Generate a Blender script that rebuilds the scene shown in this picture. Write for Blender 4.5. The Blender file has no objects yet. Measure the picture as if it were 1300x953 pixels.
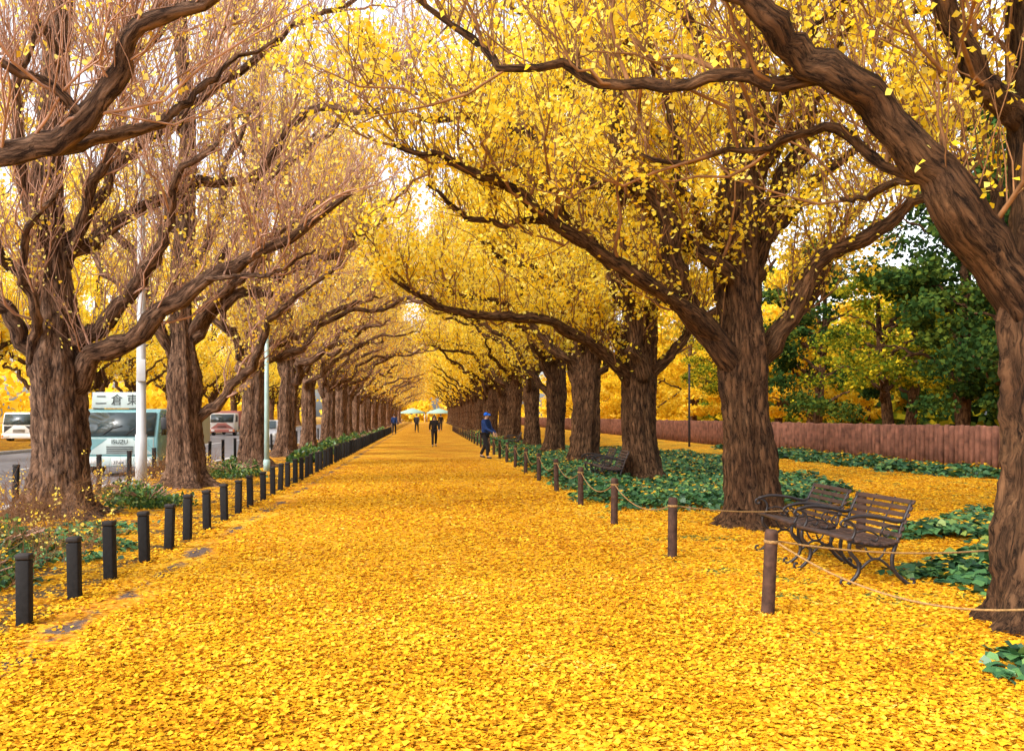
import bpy, math, random
import numpy as np
from mathutils import Vector
PI=math.pi
random.seed(4)
scene=bpy.context.scene
C=scene.collection
F=1125.0; H0=1.6; VX=540.0; VY=527.0
def at(px,py,Y): return np.array([(px-VX)*Y/F, Y, H0-(py-VY)*Y/F])

# ---------------------------------------------------------------- mesh builder
class MB:
    def __init__(s): s.V=[];s.Q=[];s.T=[];s.A=[];s.n=0
    def add(s,V,Q=None,T=None,A=None):
        V=np.asarray(V,float).reshape(-1,3)
        if Q is not None and len(Q): s.Q.append(np.asarray(Q,int).reshape(-1,4)+s.n)
        if T is not None and len(T): s.T.append(np.asarray(T,int).reshape(-1,3)+s.n)
        s.V.append(V); s.A.append(V if A is None else np.asarray(A,float).reshape(-1,3)); s.n+=len(V)
    def box(s,x0,x1,y0,y1,z0,z1):
        V=[(x,y,z) for x in(x0,x1) for y in(y0,y1) for z in(z0,z1)]
        s.add(V,[(0,1,3,2),(4,6,7,5),(0,4,5,1),(2,3,7,6),(0,2,6,4),(1,5,7,3)]); return s
    def prism(s,prof,x0,x1,taper=None):
        n=len(prof); cy=sum(p[0] for p in prof)/n; cz=sum(p[1] for p in prof)/n
        V=[(x0,p[0],p[1]) for p in prof]+[(x1,p[0],p[1]) for p in prof]+[(x0,cy,cz),(x1,cy,cz)]
        Q=[(i,(i+1)%n,(i+1)%n+n,i+n) for i in range(n)]
        T=[(2*n,(i+1)%n,i) for i in range(n)]+[(2*n+1,i+n,(i+1)%n+n) for i in range(n)]
        s.add(V,Q,T); return s
    def tube(s,P,R,sides=8,ridge=0,seed=0,cap=True):
        P=np.asarray(P,float); n=len(P); R=np.ones(n)*np.asarray(R,float)
        tan=np.gradient(P,axis=0); tan/=np.linalg.norm(tan,axis=1)[:,None]+1e-9
        a=np.array([1.,0,0]) if abs(tan[0][0])<.8 else np.array([0,1.,0])
        u=np.cross(tan[0],a);u/=np.linalg.norm(u)
        th=np.linspace(0,2*PI,sides,endpoint=False); L=0; rg=np.random.default_rng(seed)
        ph=rg.uniform(0,6.28,6); V=[];A=[]
        for i in range(n):
            u=u-tan[i]*np.dot(u,tan[i]);u/=np.linalg.norm(u); v=np.cross(tan[i],u)
            if i: L+=np.linalg.norm(P[i]-P[i-1])
            rr=np.ones(sides)*R[i]
            if ridge: rr=rr*(1+ridge*(np.sin(3*th+ph[0]+L*.7)+.7*np.sin(5*th+ph[1]-L*1.1)+.6*np.sin(8*th+ph[2]+L*2)+.5*np.sin(2*th+L*5+ph[3])))
            V.append(P[i]+np.outer(np.cos(th)*rr,u)+np.outer(np.sin(th)*rr,v))
            A.append(np.stack([np.cos(th)*R[i],np.sin(th)*R[i],np.full(sides,L+seed*1.7)],1))
        Q=[(i*sides+j,i*sides+(j+1)%sides,(i+1)*sides+(j+1)%sides,(i+1)*sides+j) for i in range(n-1) for j in range(sides)]
        V=np.concatenate(V);A=np.concatenate(A);T=[]
        if cap:
            V=np.vstack([V,P[0],P[-1]]);A=np.vstack([A,A[0]*0,A[-1]*[0,0,1]])
            m=n*sides
            T=[(m,(j+1)%sides,j) for j in range(sides)]+[(m+1,m-sides+j,m-sides+(j+1)%sides) for j in range(sides)]
        s.add(V,Q,T,A); return s
    def batch(s,P,R,sides=3):
        N,K=P.shape[:2]; d=P[:,-1]-P[:,0]; d/=np.linalg.norm(d,axis=1)[:,None]+1e-9
        a=np.tile([0.3,.9,.1],(N,1)); u=np.cross(d,a);u/=np.linalg.norm(u,axis=1)[:,None]+1e-9; v=np.cross(d,u)
        th=np.linspace(0,2*PI,sides,endpoint=False)
        off=u[:,None,None,:]*np.cos(th)[None,None,:,None]+v[:,None,None,:]*np.sin(th)[None,None,:,None]
        V=P[:,:,None,:]+off*R[:,:,None,None]
        base=(np.arange(N)*K*sides)[:,None,None]; k=np.arange(K-1)[None,:,None]*sides; j=np.arange(sides)[None,None,:]; j2=(j+1)%sides
        Q=np.stack([base+k+j,base+k+j2,base+k+sides+j2,base+k+sides+j],-1).reshape(-1,4)
        s.add(V,Q); return s
    def leaves(s,p,size,a,b,fold=.15):
        sz=size[:,None]; nrm=np.cross(a,b)
        V=np.stack([p,p+sz*(.62*a-.55*b+fold*nrm),p+sz*(.95*a),p+sz*(.62*a+.55*b+fold*nrm)],1)
        n=len(p); Q=(np.arange(n)*4)[:,None]+np.array([0,1,2,3])[None]
        s.add(V,Q); return s
    def build(s,name,mat,parent=None,smooth=False,rest=False,bevel=0):
        me=bpy.data.meshes.new(name)
        V=np.concatenate(s.V) if s.V else np.zeros((0,3))
        Q=np.concatenate(s.Q) if s.Q else np.zeros((0,4),int); T=np.concatenate(s.T) if s.T else np.zeros((0,3),int)
        me.vertices.add(len(V)); me.vertices.foreach_set('co',V.ravel())
        me.loops.add(len(Q)*4+len(T)*3); me.loops.foreach_set('vertex_index',np.concatenate([Q.ravel(),T.ravel()]).astype(np.int32))
        me.polygons.add(len(Q)+len(T))
        st=np.concatenate([np.arange(len(Q))*4,len(Q)*4+np.arange(len(T))*3]).astype(np.int32)
        me.polygons.foreach_set('loop_start',st)
        if smooth: me.polygons.foreach_set('use_smooth',np.ones(len(Q)+len(T),bool))
        me.update(calc_edges=True)
        if rest:
            at_=me.attributes.new('rest','FLOAT_VECTOR','POINT'); at_.data.foreach_set('vector',np.concatenate(s.A).ravel())
        me.materials.append(mat)
        o=bpy.data.objects.new(name,me); C.objects.link(o)
        if parent: o.parent=parent
        if bevel:
            m=o.modifiers.new('b','BEVEL'); m.width=bevel; m.segments=2; m.limit_method='ANGLE'
        return o
def tag(o,label=None,cat=None,group=None,kind=None):
    if label:o['label']=label
    if cat:o['category']=cat
    if group:o['group']=group
    if kind:o['kind']=kind
    return o
def empty(name,loc=(0,0,0),rz=0,label=None,cat=None,group=None):
    o=bpy.data.objects.new(name,None); C.objects.link(o); o.location=loc; o.rotation_euler=(0,0,rz); o.empty_display_size=.2
    return tag(o,label,cat,group)
def copy_tree(o,parent=None):
    c=o.copy(); C.objects.link(c); c.parent=parent
    for ch in list(o.children): copy_tree(ch,c)
    return c
ONES='first second third fourth fifth sixth seventh eighth ninth tenth eleventh twelfth thirteenth fourteenth fifteenth sixteenth seventeenth eighteenth nineteenth'.split()
TENS={2:('twenty','twentieth'),3:('thirty','thirtieth'),4:('forty','fortieth'),5:('fifty','fiftieth'),6:('sixty','sixtieth'),7:('seventy','seventieth'),8:('eighty','eightieth'),9:('ninety','ninetieth')}
def ordn(i):
    if i<20:return ONES[i-1]
    t,u=divmod(i,10)
    return TENS[t][1] if u==0 else TENS[t][0]+'-'+ONES[u-1]

# ---------------------------------------------------------------- materials
def newmat(name):
    m=bpy.data.materials.new(name); m.use_nodes=True; nt=m.node_tree; nt.nodes.clear()
    out=nt.nodes.new('ShaderNodeOutputMaterial'); return m,nt,out
def N(nt,t,**k):
    n=nt.nodes.new(t)
    for a,b in k.items(): setattr(n,a,b)
    return n
def ramp(nt,cols,interp='LINEAR'):
    r=nt.nodes.new('ShaderNodeValToRGB'); e=r.color_ramp.elements; r.color_ramp.interpolation=interp
    while len(e)<len(cols): e.new(.5)
    for i,(p,c) in enumerate(cols): e[i].position=p; e[i].color=(*c,1)
    return r
def plain(name,c,rough=.7,metal=0,vary=.25,scale=8,bump=.2,coord='Object'):
    m,nt,out=newmat(name); b=N(nt,'ShaderNodeBsdfPrincipled'); b.inputs['Roughness'].default_value=rough; b.inputs['Metallic'].default_value=metal
    tc=N(nt,'ShaderNodeTexCoord'); no=N(nt,'ShaderNodeTexNoise'); no.inputs['Scale'].default_value=scale; no.inputs['Detail'].default_value=6
    nt.links.new(tc.outputs[coord],no.inputs['Vector'])
    r=ramp(nt,[(.3,tuple(x*(1-vary) for x in c)),(.7,tuple(min(1,x*(1+vary)) for x in c))])
    nt.links.new(no.outputs['Fac'],r.inputs[0]); nt.links.new(r.outputs[0],b.inputs['Base Color'])
    if rough>=.7: b.inputs['Specular IOR Level'].default_value=.25
    if bump:
        bp=N(nt,'ShaderNodeBump'); bp.inputs['Strength'].default_value=bump; bp.inputs['Distance'].default_value=.01
        nt.links.new(no.outputs['Fac'],bp.inputs['Height']); nt.links.new(bp.outputs[0],b.inputs['Normal'])
    nt.links.new(b.outputs[0],out.inputs[0]); return m
def bark(name,dark,light,sc=1.0):
    m,nt,out=newmat(name); b=N(nt,'ShaderNodeBsdfPrincipled'); b.inputs['Roughness'].default_value=.9; b.inputs['Specular IOR Level'].default_value=.15
    a=N(nt,'ShaderNodeAttribute',attribute_name='rest'); mp=N(nt,'ShaderNodeMapping'); mp.inputs['Scale'].default_value=(17*sc,17*sc,3.0*sc)
    nt.links.new(a.outputs['Vector'],mp.inputs[0])
    no=N(nt,'ShaderNodeTexNoise'); no.inputs['Scale'].default_value=1.2; no.inputs['Detail'].default_value=9; no.inputs['Roughness'].default_value=.76; no.inputs['Distortion'].default_value=.8
    vo=N(nt,'ShaderNodeTexVoronoi'); vo.feature='DISTANCE_TO_EDGE'; vo.inputs['Scale'].default_value=1.0
    mx=N(nt,'ShaderNodeVectorMath',operation='MULTIPLY_ADD'); mx.inputs[1].default_value=(2.6,2.6,1.6); nt.links.new(no.outputs['Color'],mx.inputs[0]); nt.links.new(mp.outputs[0],mx.inputs[2])
    nt.links.new(mp.outputs[0],no.inputs['Vector']); nt.links.new(mx.outputs[0],vo.inputs['Vector'])
    mul=N(nt,'ShaderNodeMath',operation='MULTIPLY_ADD'); mul.inputs[1].default_value=.8
    nt.links.new(vo.outputs['Distance'],mul.inputs[0]); nt.links.new(no.outputs['Fac'],mul.inputs[2])
    r=ramp(nt,[(.45,dark),(.6,tuple((x*.55+y*.45) for x,y in zip(dark,light))),(.8,light)])
    nt.links.new(mul.outputs[0],r.inputs[0])
    n2=N(nt,'ShaderNodeTexNoise'); n2.inputs['Scale'].default_value=2.2; n2.inputs['Detail'].default_value=4; nt.links.new(a.outputs['Vector'],n2.inputs['Vector'])
    r2=ramp(nt,[(.35,(.6,.55,.53)),(.65,(1.0,1.0,1.0))]); nt.links.new(n2.outputs['Fac'],r2.inputs[0])
    mm=N(nt,'ShaderNodeMix',data_type='RGBA',blend_type='MULTIPLY'); mm.inputs[0].default_value=1; nt.links.new(r.outputs[0],mm.inputs[6]); nt.links.new(r2.outputs[0],mm.inputs[7])
    bp=N(nt,'ShaderNodeBump'); bp.inputs['Strength'].default_value=1; bp.inputs['Distance'].default_value=.1
    nt.links.new(mul.outputs[0],bp.inputs['Height']); nt.links.new(bp.outputs[0],b.inputs['Normal'])
    nt.links.new(mm.outputs[2],b.inputs['Base Color']); nt.links.new(b.outputs[0],out.inputs[0]); return m
def leafmat(name,cols,trans=.45,patch=None,gloss=.0,pw=1.4):
    m,nt,out=newmat(name); g=N(nt,'ShaderNodeNewGeometry'); r=ramp(nt,cols)
    fac=g.outputs['Random Per Island']
    if patch:
        tc=N(nt,'ShaderNodeTexCoord'); no=N(nt,'ShaderNodeTexNoise'); no.inputs['Scale'].default_value=patch; no.inputs['Detail'].default_value=4; nt.links.new(tc.outputs['Object'],no.inputs['Vector'])
        mm=N(nt,'ShaderNodeMath',operation='MULTIPLY_ADD'); mm.inputs[1].default_value=.6; nt.links.new(fac,mm.inputs[0])
        m2=N(nt,'ShaderNodeMath',operation='MULTIPLY_ADD'); m2.inputs[1].default_value=pw; m2.inputs[2].default_value=.2-pw/2; nt.links.new(no.outputs['Fac'],m2.inputs[0])
        nt.links.new(m2.outputs[0],mm.inputs[2]); fac=mm.outputs[0]
    nt.links.new(fac,r.inputs[0])
    d=N(nt,'ShaderNodeBsdfDiffuse'); t=N(nt,'ShaderNodeBsdfTranslucent'); x=N(nt,'ShaderNodeMixShader'); x.inputs[0].default_value=trans
    nt.links.new(r.outputs[0],d.inputs[0]); nt.links.new(r.outputs[0],t.inputs[0]); nt.links.new(d.outputs[0],x.inputs[1]); nt.links.new(t.outputs[0],x.inputs[2])
    last=x
    if gloss:
        gl=N(nt,'ShaderNodeBsdfGlossy'); gl.inputs['Roughness'].default_value=.45; x2=N(nt,'ShaderNodeMixShader'); x2.inputs[0].default_value=gloss
        nt.links.new(x.outputs[0],x2.inputs[1]); nt.links.new(gl.outputs[0],x2.inputs[2]); last=x2
    nt.links.new(last.outputs[0],out.inputs[0]); return m
def leafground(name,asphalt=False,green=0.0,dull=0.0):
    m,nt,out=newmat(name); b=N(nt,'ShaderNodeBsdfPrincipled'); b.inputs['Roughness'].default_value=.85; b.inputs['Specular IOR Level'].default_value=.1
    tc=N(nt,'ShaderNodeTexCoord'); no=N(nt,'ShaderNodeTexNoise'); no.inputs['Scale'].default_value=9; no.inputs['Detail'].default_value=3
    nt.links.new(tc.outputs['Object'],no.inputs['Vector'])
    add=N(nt,'ShaderNodeVectorMath',operation='MULTIPLY_ADD'); add.inputs[1].default_value=(.12,.12,0)
    nt.links.new(no.outputs['Color'],add.inputs[0]); nt.links.new(tc.outputs['Object'],add.inputs[2])
    vo=N(nt,'ShaderNodeTexVoronoi'); vo.inputs['Scale'].default_value=24; nt.links.new(add.outputs[0],vo.inputs['Vector'])
    sp=N(nt,'ShaderNodeSeparateColor'); nt.links.new(vo.outputs['Color'],sp.inputs[0])
    r=ramp(nt,[(0,(.24,.085,.012)),(.12,(.42,.17,.012)),(.35,(.56,.275,.012)),(.75,(.64,.345,.018)),(1,(.68,.44,.07))])
    nt.links.new(sp.outputs[0],r.inputs[0])
    n2=N(nt,'ShaderNodeTexNoise'); n2.inputs['Scale'].default_value=.5; n2.inputs['Detail'].default_value=6; nt.links.new(tc.outputs['Object'],n2.inputs['Vector'])
    r2=ramp(nt,[(.42,(0,0,0)),(.6,(1,1,1))]); nt.links.new(n2.outputs['Fac'],r2.inputs[0])
    mx=N(nt,'ShaderNodeMix',data_type='RGBA',blend_type='MULTIPLY'); nt.links.new(r2.outputs[0],mx.inputs[0]); nt.links.new(r.outputs[0],mx.inputs[6]); mx.inputs[7].default_value=(.82,.66,.6,1)
    col=mx.outputs[2]
    if green or dull:
        n3=N(nt,'ShaderNodeTexNoise'); n3.inputs['Scale'].default_value=1.6; n3.inputs['Detail'].default_value=8; n3.inputs['Roughness'].default_value=.7; nt.links.new(tc.outputs['Object'],n3.inputs['Vector'])
        lo=.62-.25*green
        r3=ramp(nt,[(lo,(0,0,0)),(lo+.06,(1,1,1))]); nt.links.new(n3.outputs['Fac'],r3.inputs[0])
        m3=N(nt,'ShaderNodeMix',data_type='RGBA'); nt.links.new(r3.outputs[0],m3.inputs[0]); nt.links.new(col,m3.inputs[6]); m3.inputs[7].default_value=(.10,.13,.03,1) if not dull else (.12,.08,.04,1); col=m3.outputs[2]
    if asphalt:
        sx=N(nt,'ShaderNodeSeparateXYZ'); nt.links.new(tc.outputs['Object'],sx.inputs[0])
        ad=N(nt,'ShaderNodeMath',operation='ADD'); ad.inputs[1].default_value=2.66; nt.links.new(sx.outputs[0],ad.inputs[0])
        ab=N(nt,'ShaderNodeMath',operation='ABSOLUTE'); nt.links.new(ad.outputs[0],ab.inputs[0])
        n4=N(nt,'ShaderNodeTexNoise'); n4.inputs['Scale'].default_value=1.1; n4.inputs['Detail'].default_value=8; n4.inputs['Roughness'].default_value=.65; nt.links.new(tc.outputs['Object'],n4.inputs['Vector'])
        s1=N(nt,'ShaderNodeMath',operation='MULTIPLY_ADD'); s1.inputs[1].default_value=-.8; nt.links.new(ab.outputs[0],s1.inputs[0]); nt.links.new(n4.outputs['Fac'],s1.inputs[2])
        r4=ramp(nt,[(.46,(0,0,0)),(.52,(1,1,1))]); nt.links.new(s1.outputs[0],r4.inputs[0])
        m4=N(nt,'ShaderNodeMix',data_type='RGBA'); nt.links.new(r4.outputs[0],m4.inputs[0]); nt.links.new(col,m4.inputs[6]); m4.inputs[7].default_value=(.10,.07,.06,1); col=m4.outputs[2]
    bp=N(nt,'ShaderNodeBump'); bp.inputs['Strength'].default_value=.5; bp.inputs['Distance'].default_value=.02
    nt.links.new(vo.outputs['Distance'],bp.inputs['Height']); nt.links.new(bp.outputs[0],b.inputs['Normal'])
    nt.links.new(col,b.inputs['Base Color']); nt.links.new(b.outputs[0],out.inputs[0]); return m
M={}
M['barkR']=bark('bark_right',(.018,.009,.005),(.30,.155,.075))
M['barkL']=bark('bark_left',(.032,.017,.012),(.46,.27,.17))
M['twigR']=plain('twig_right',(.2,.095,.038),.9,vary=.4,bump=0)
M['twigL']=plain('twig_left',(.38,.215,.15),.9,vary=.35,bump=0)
M['leafR']=leafmat('ginkgo_leaf',[(0,(.84,.5,.02)),(.2,(.93,.68,.04)),(.7,(.96,.8,.09)),(1,(.97,.88,.28))],.55)
M['leafL']=leafmat('ginkgo_leaf_golden',[(0,(.85,.48,.04)),(.4,(.94,.70,.08)),(1,(.96,.84,.28))],.55)
M['fallen']=leafmat('fallen_leaf',[(0,(.2,.07,.012)),(.13,(.38,.14,.01)),(.3,(.58,.27,.012)),(.6,(.67,.355,.015)),(.85,(.72,.44,.04)),(1,(.75,.56,.16))],.12,patch=1.0,pw=.9)
M['ivy']=leafmat('ivy_leaf',[(0,(.014,.045,.02)),(.5,(.04,.125,.045)),(.85,(.09,.21,.06)),(1,(.22,.3,.06))],.15,gloss=.04)
M['shrub']=leafmat('shrub_leaf',[(0,(.02,.06,.02)),(.6,(.07,.17,.035)),(1,(.25,.3,.05))],.25,gloss=.04)
M['green']=leafmat('evergreen_leaf',[(0,(.010,.026,.010)),(.5,(.035,.075,.018)),(1,(.15,.19,.025))],.25,patch=.35)
M['lime']=leafmat('lime_leaf',[(0,(.03,.06,.012)),(.4,(.12,.17,.015)),(.7,(.5,.4,.02)),(1,(.85,.6,.03))],.4,patch=.6)
M['orange']=leafmat('orange_leaf',[(0,(.5,.3,.015)),(.5,(.88,.6,.03)),(1,(.96,.82,.15))],.5,patch=.3)
M['path']=leafground('path_leaves',asphalt=True)
M['verge']=leafground('verge_leaves',green=.35)
M['vergeL']=leafground('verge_left_leaves',dull=1,green=.48)
M['asphalt']=plain('asphalt',(.17,.16,.17),.9,vary=.2,scale=3,bump=.3)
M['soil']=plain('soil',(.025,.035,.012),.95,vary=.5,scale=6)
M['kerb']=plain('kerb_stone',(.35,.33,.31),.9,scale=12)
M['paint']=plain('road_paint',(.7,.7,.7),.8,vary=.15)
M['postL']=plain('black_post',(.009,.008,.008),.8,vary=.5,scale=20)
M['postR']=plain('brown_post',(.055,.027,.018),.8,vary=.5,scale=14,bump=.6)
M['cap']=plain('post_cap',(.022,.018,.017),.7,vary=.3)
M['rope']=plain('rope',(.26,.15,.055),.95,vary=.4,scale=60,bump=.6)
M['iron']=plain('cast_iron',(.02,.015,.016),.5,metal=.2,vary=.3,scale=30)
M['slat']=plain('bench_wood',(.042,.02,.014),.65,vary=.5,scale=10)
M['fence']=plain('fence_red',(.17,.07,.044),.9,vary=.5,scale=4,bump=.4)
M['pole']=plain('grey_pole',(.40,.40,.41),.55,vary=.15,scale=3)
M['teal']=plain('teal_pole',(.33,.48,.47),.5,vary=.15,scale=3)
M['white']=plain('white_paint',(.62,.62,.61),.4,vary=.08,scale=2,bump=0)
M['mint']=plain('mint_paint',(.45,.54,.53),.4,vary=.12,scale=2,bump=0)
M['tealp']=plain('teal_paint',(.16,.33,.35),.35,vary=.15,scale=2,bump=0)
M['redp']=plain('red_paint',(.38,.13,.11),.5,vary=.15,scale=2,bump=0)
M['silver']=plain('silver_paint',(.5,.5,.52),.3,metal=.4,vary=.08,scale=2,bump=0)
M['black']=plain('black_plastic',(.02,.02,.022),.5,vary=.2,bump=0)
M['rubber']=plain('rubber',(.02,.02,.02),.85,vary=.2)
M['rim']=plain('wheel_rim',(.45,.45,.46),.35,metal=.6,vary=.1,bump=0)
M['glass']=plain('window_glass',(.03,.045,.05),.08,vary=.3,scale=1.5,bump=0)
M['lampglass']=plain('headlight_glass',(.7,.7,.68),.15,vary=.1,bump=0)
M['amber']=plain('indicator',(.8,.25,.03),.3,vary=.1,bump=0)
M['ink']=plain('lettering',(.02,.03,.03),.6,vary=.1,bump=0)
M['skin']=plain('skin',(.5,.3,.21),.6,vary=.08,bump=0)
M['hair']=plain('hair',(.015,.012,.01),.6,vary=.3,bump=0)
M['navy']=plain('navy_cloth',(.015,.04,.15),.9,vary=.3,scale=12)
M['blue']=plain('blue_cap',(.01,.13,.7),.8,vary=.15)
M['dark']=plain('dark_cloth',(.018,.016,.018),.9,vary=.3,scale=12)
M['char']=plain('charcoal_cloth',(.04,.036,.042),.9,vary=.3,scale=12)
M['tent']=plain('tent_cloth',(.2,.28,.22),.8,vary=.06)

# ---------------------------------------------------------------- setting
def sheet(name,x0,x1,y0,y1,z,mat): 
    mb=MB(); mb.add([(x0,y0,z),(x1,y0,z),(x1,y1,z),(x0,y1,z)],[(0,1,2,3)]); return tag(mb.build(name,mat),kind='structure')
sheet('ground',-500,500,-60,900,-.14,M['vergeL'])
sheet('road',-18.5,-7.3,-40,420,-.125,M['asphalt'])
tag(MB().box(-7.15,-3.0,-20,400,-.2,0).build('left_verge',M['vergeL']),kind='structure')
tag(MB().box(-2.999,60,-20,400,-.2,0).build('right_verge',M['verge']),kind='structure')
tag(MB().box(-60,-18.7,-20,400,-.2,0).build('far_pavement',M['vergeL']),kind='structure')
tag(MB().box(-7.3,-7.15,-20,400,-.2,.012).build('kerb',M['kerb'],bevel=.015),kind='structure')
tag(MB().box(-18.7,-18.5,-20,400,-.2,.012).build('far_kerb',M['kerb'],bevel=.015),kind='structure')
sheet('path',-2.98,2.72,-10,300,.004,M['path'])
mb=MB()
for k in range(40):
    y=4+k*8; mb.add([(-12.98,y,-.121),(-12.82,y,-.121),(-12.82,y+4,-.121),(-12.98,y+4,-.121)],[(0,1,2,3)])
mb.add([(-8.0,0,-.121),(-7.88,0,-.121),(-7.88,300,-.121),(-8.0,300,-.121)],[(0,1,2,3)])
tag(mb.build('road_markings',M['paint']),kind='structure')

# fallen leaves
def unit(rg,n):
    v=rg.normal(size=(n,3)); return v/np.linalg.norm(v,axis=1)[:,None]
def norm(v): return v/(np.linalg.norm(v,axis=-1,keepdims=True)+1e-9)
rg=np.random.default_rng(11)
n=270000
Y=np.exp(rg.uniform(np.log(3.8),np.log(32),n)); X=rg.uniform(-.58,.74,n)*(Y+.5)
gap=np.sin(Y*1.9+1)+.6*np.sin(Y*4.1)
keep=(X>-7)&(X<14)&~((np.abs(X+2.66+.1*np.sin(Y*3))<.2)&(rg.random(n)<np.where(gap>0,.9,.4)))&~((X<-3.05)&(rg.random(n)<.66))
X,Y=X[keep],Y[keep]; n=len(X)
th=rg.uniform(0,2*PI,n); a=norm(np.stack([np.cos(th),np.sin(th),rg.normal(0,.22,n)],1))
up=norm(np.stack([rg.normal(0,.25,n),rg.normal(0,.25,n),np.ones(n)],1)); b=norm(np.cross(up,a))
sz=rg.uniform(.02,.046,n)*np.clip(Y/9,1,2.2)**.5
mb=MB(); mb.leaves(np.stack([X,Y,rg.uniform(.007,.02,n)],1),sz,a,b,.1)
tag(mb.build('fallen_leaves',M['fallen']),'loose yellow ginkgo leaves carpeting the path and verges','fallen leaves',kind='stuff')

# ---------------------------------------------------------------- trees
def catmull(P,n):
    P=np.asarray(P,float); P=np.vstack([2*P[0]-P[1],P,2*P[-1]-P[-2]]); m=len(P)-3
    t=np.linspace(0,m-1e-6,n); k=t.astype(int); f=(t-k)[:,None]
    p0,p1,p2,p3=P[k],P[k+1],P[k+2],P[k+3]
    return .5*((2*p1)+(-p0+p2)*f+(2*p0-5*p1+4*p2-p3)*f**2+(-p0+3*p1-3*p2+p3)*f**3)
UP=np.array([0,0,1.])
KL=26
def limb(rg,pts,r0,r1,jit=.05):
    P=catmull(pts,KL); j=rg.normal(0,jit,(KL,3)); j=(j+np.roll(j,1,0)+np.roll(j,-1,0))/1.4; j[0]=0; 
    P=P+j*min(1,np.linalg.norm(P[-1]-P[0])/3); t=np.linspace(0,1,KL)
    R=r0*(1-t)**.8+r1*t; R=R*(1+rg.normal(0,.08,KL)); R=np.maximum(R,.008)
    return P,R
def spawn(rg,P,R,n,t0,t1,L0,L1,K,wt,wu,wr,curl,rf,rmax,rtip,jit=.03):
    Nn,KP=P.shape[:2]; w=np.linalg.norm(np.diff(P,axis=1),axis=2).sum(1); w=w/w.sum()
    i=rg.choice(Nn,n,p=w); t=rg.uniform(t0,t1,n)*(KP-1.001); k=t.astype(int); f=(t-k)[:,None]
    s=P[i,k]*(1-f)+P[i,k+1]*f; tan=norm(P[i,k+1]-P[i,k]); r=R[i,k]
    d=norm(wt*tan+wu*UP+wr*unit(rg,n)); L=rg.uniform(L0,L1,n)
    u=np.linspace(0,1,K); j=np.cumsum(rg.normal(0,jit,(n,K,3)),1)*L[:,None,None]; j[:,0]=0
    pts=s[:,None]+d[:,None]*(L[:,None]*u)[:,:,None]+UP*(curl*L[:,None]*u**2)[:,:,None]+j
    rr=np.minimum(r*rf,rmax*rg.uniform(.45,1,n))[:,None]*(1-u)**.8+rtip
    return pts,rr
def trunk_mb(rg,x,y,k,top,sides=40,seed=1,upf=1.0,flare=1.0):
    zs=np.array([-.1,.0,.12,.3,.6,1,1.5,2,2.5,3,4,5.5,7.5,10,13,17]); rs=np.array([.84,.73,.58,.48,.42,.385,.37,.37,.40,.37,.33,.30,.25,.18,.1,.03])
    rs=np.where(zs<1,.385+(rs-.385)*flare,rs)*k
    z=np.concatenate([np.linspace(-.1,3.2,60),np.linspace(3.35,top,30)]); r=np.interp(z,zs*1.0,rs)
    r=np.where(z>3.2,np.interp(3.2,zs,rs)*(1-(z-3.2)/(top-3.2))**.7+.02,r)
    r=r*np.interp(z,[2.3,3.6],[1,upf])
    P=np.stack([np.sin(z*.9+seed)*.07+np.sin(z*2.3+seed)*.02+x,np.cos(z*.7+seed*2)*.07+y,z],1)
    mb=MB(); th=np.linspace(0,2*PI,sides,endpoint=False); ph=rg.uniform(0,6.28,8); V=[];A=[]
    kn=[(rg.uniform(0,6.28),rg.uniform(.6,3.4),rg.uniform(.12,.3),rg.uniform(.05,.13)) for _ in range(7)]
    for i in range(len(z)):
        fl=max(0,1-max(z[i],0)/.7)**2*flare
        lob=.065*np.sin(7*th+ph[0]+z[i]*.5)+.05*np.sin(11*th+ph[1]-z[i]*.9)+.03*np.sin(17*th+ph[2]+z[i]*1.3)+.07*np.sin(3*th+ph[3]+z[i]*1.1)+.035*np.sin(2*th+z[i]*4+ph[6])
        for (ta,zk,wk,hk) in kn:
            da=np.abs((th-ta+PI)%(2*PI)-PI); lob=lob+hk*np.exp(-(da/.45)**2-((z[i]-zk)/wk)**2)
        lob=lob+fl*(.24*np.sin(5*th+ph[4])+.14*np.sin(8*th+ph[5]))+rg.normal(0,.022,sides)
        rr=r[i]*(1+lob); V.append(np.stack([P[i,0]+np.cos(th)*rr,P[i,1]+np.sin(th)*rr,np.full(sides,z[i])],1))
        A.append(np.stack([np.cos(th)*r[i],np.sin(th)*r[i],np.full(sides,z[i]+seed*3)],1))
    nz=len(z); Q=[(i*sides+j,i*sides+(j+1)%sides,(i+1)*sides+(j+1)%sides,(i+1)*sides+j) for i in range(nz-1) for j in range(sides)]
    mb.add(np.concatenate(V),Q,None,np.concatenate(A)); return mb
def leaf_cloud(rg,P,n,size,spread,cl=5):
    m=max(1,n//cl); Nn,K=P.shape[:2]; i=rg.integers(0,Nn,m); t=rg.uniform(.15,1,m)*(K-1.001); k=t.astype(int); f=(t-k)[:,None]
    c=P[i,k]*(1-f)+P[i,k+1]*f; p=np.repeat(c,cl,0)+rg.normal(0,spread,(m*cl,3)); q=len(p)
    a=norm(unit(rg,q)+np.array([0,0,-.35])); b=norm(np.cross(a,unit(rg,q))); s=rg.uniform(.65,1.25,q)*size
    mb=MB(); mb.leaves(p,s,a,b,.15); return mb
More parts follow.
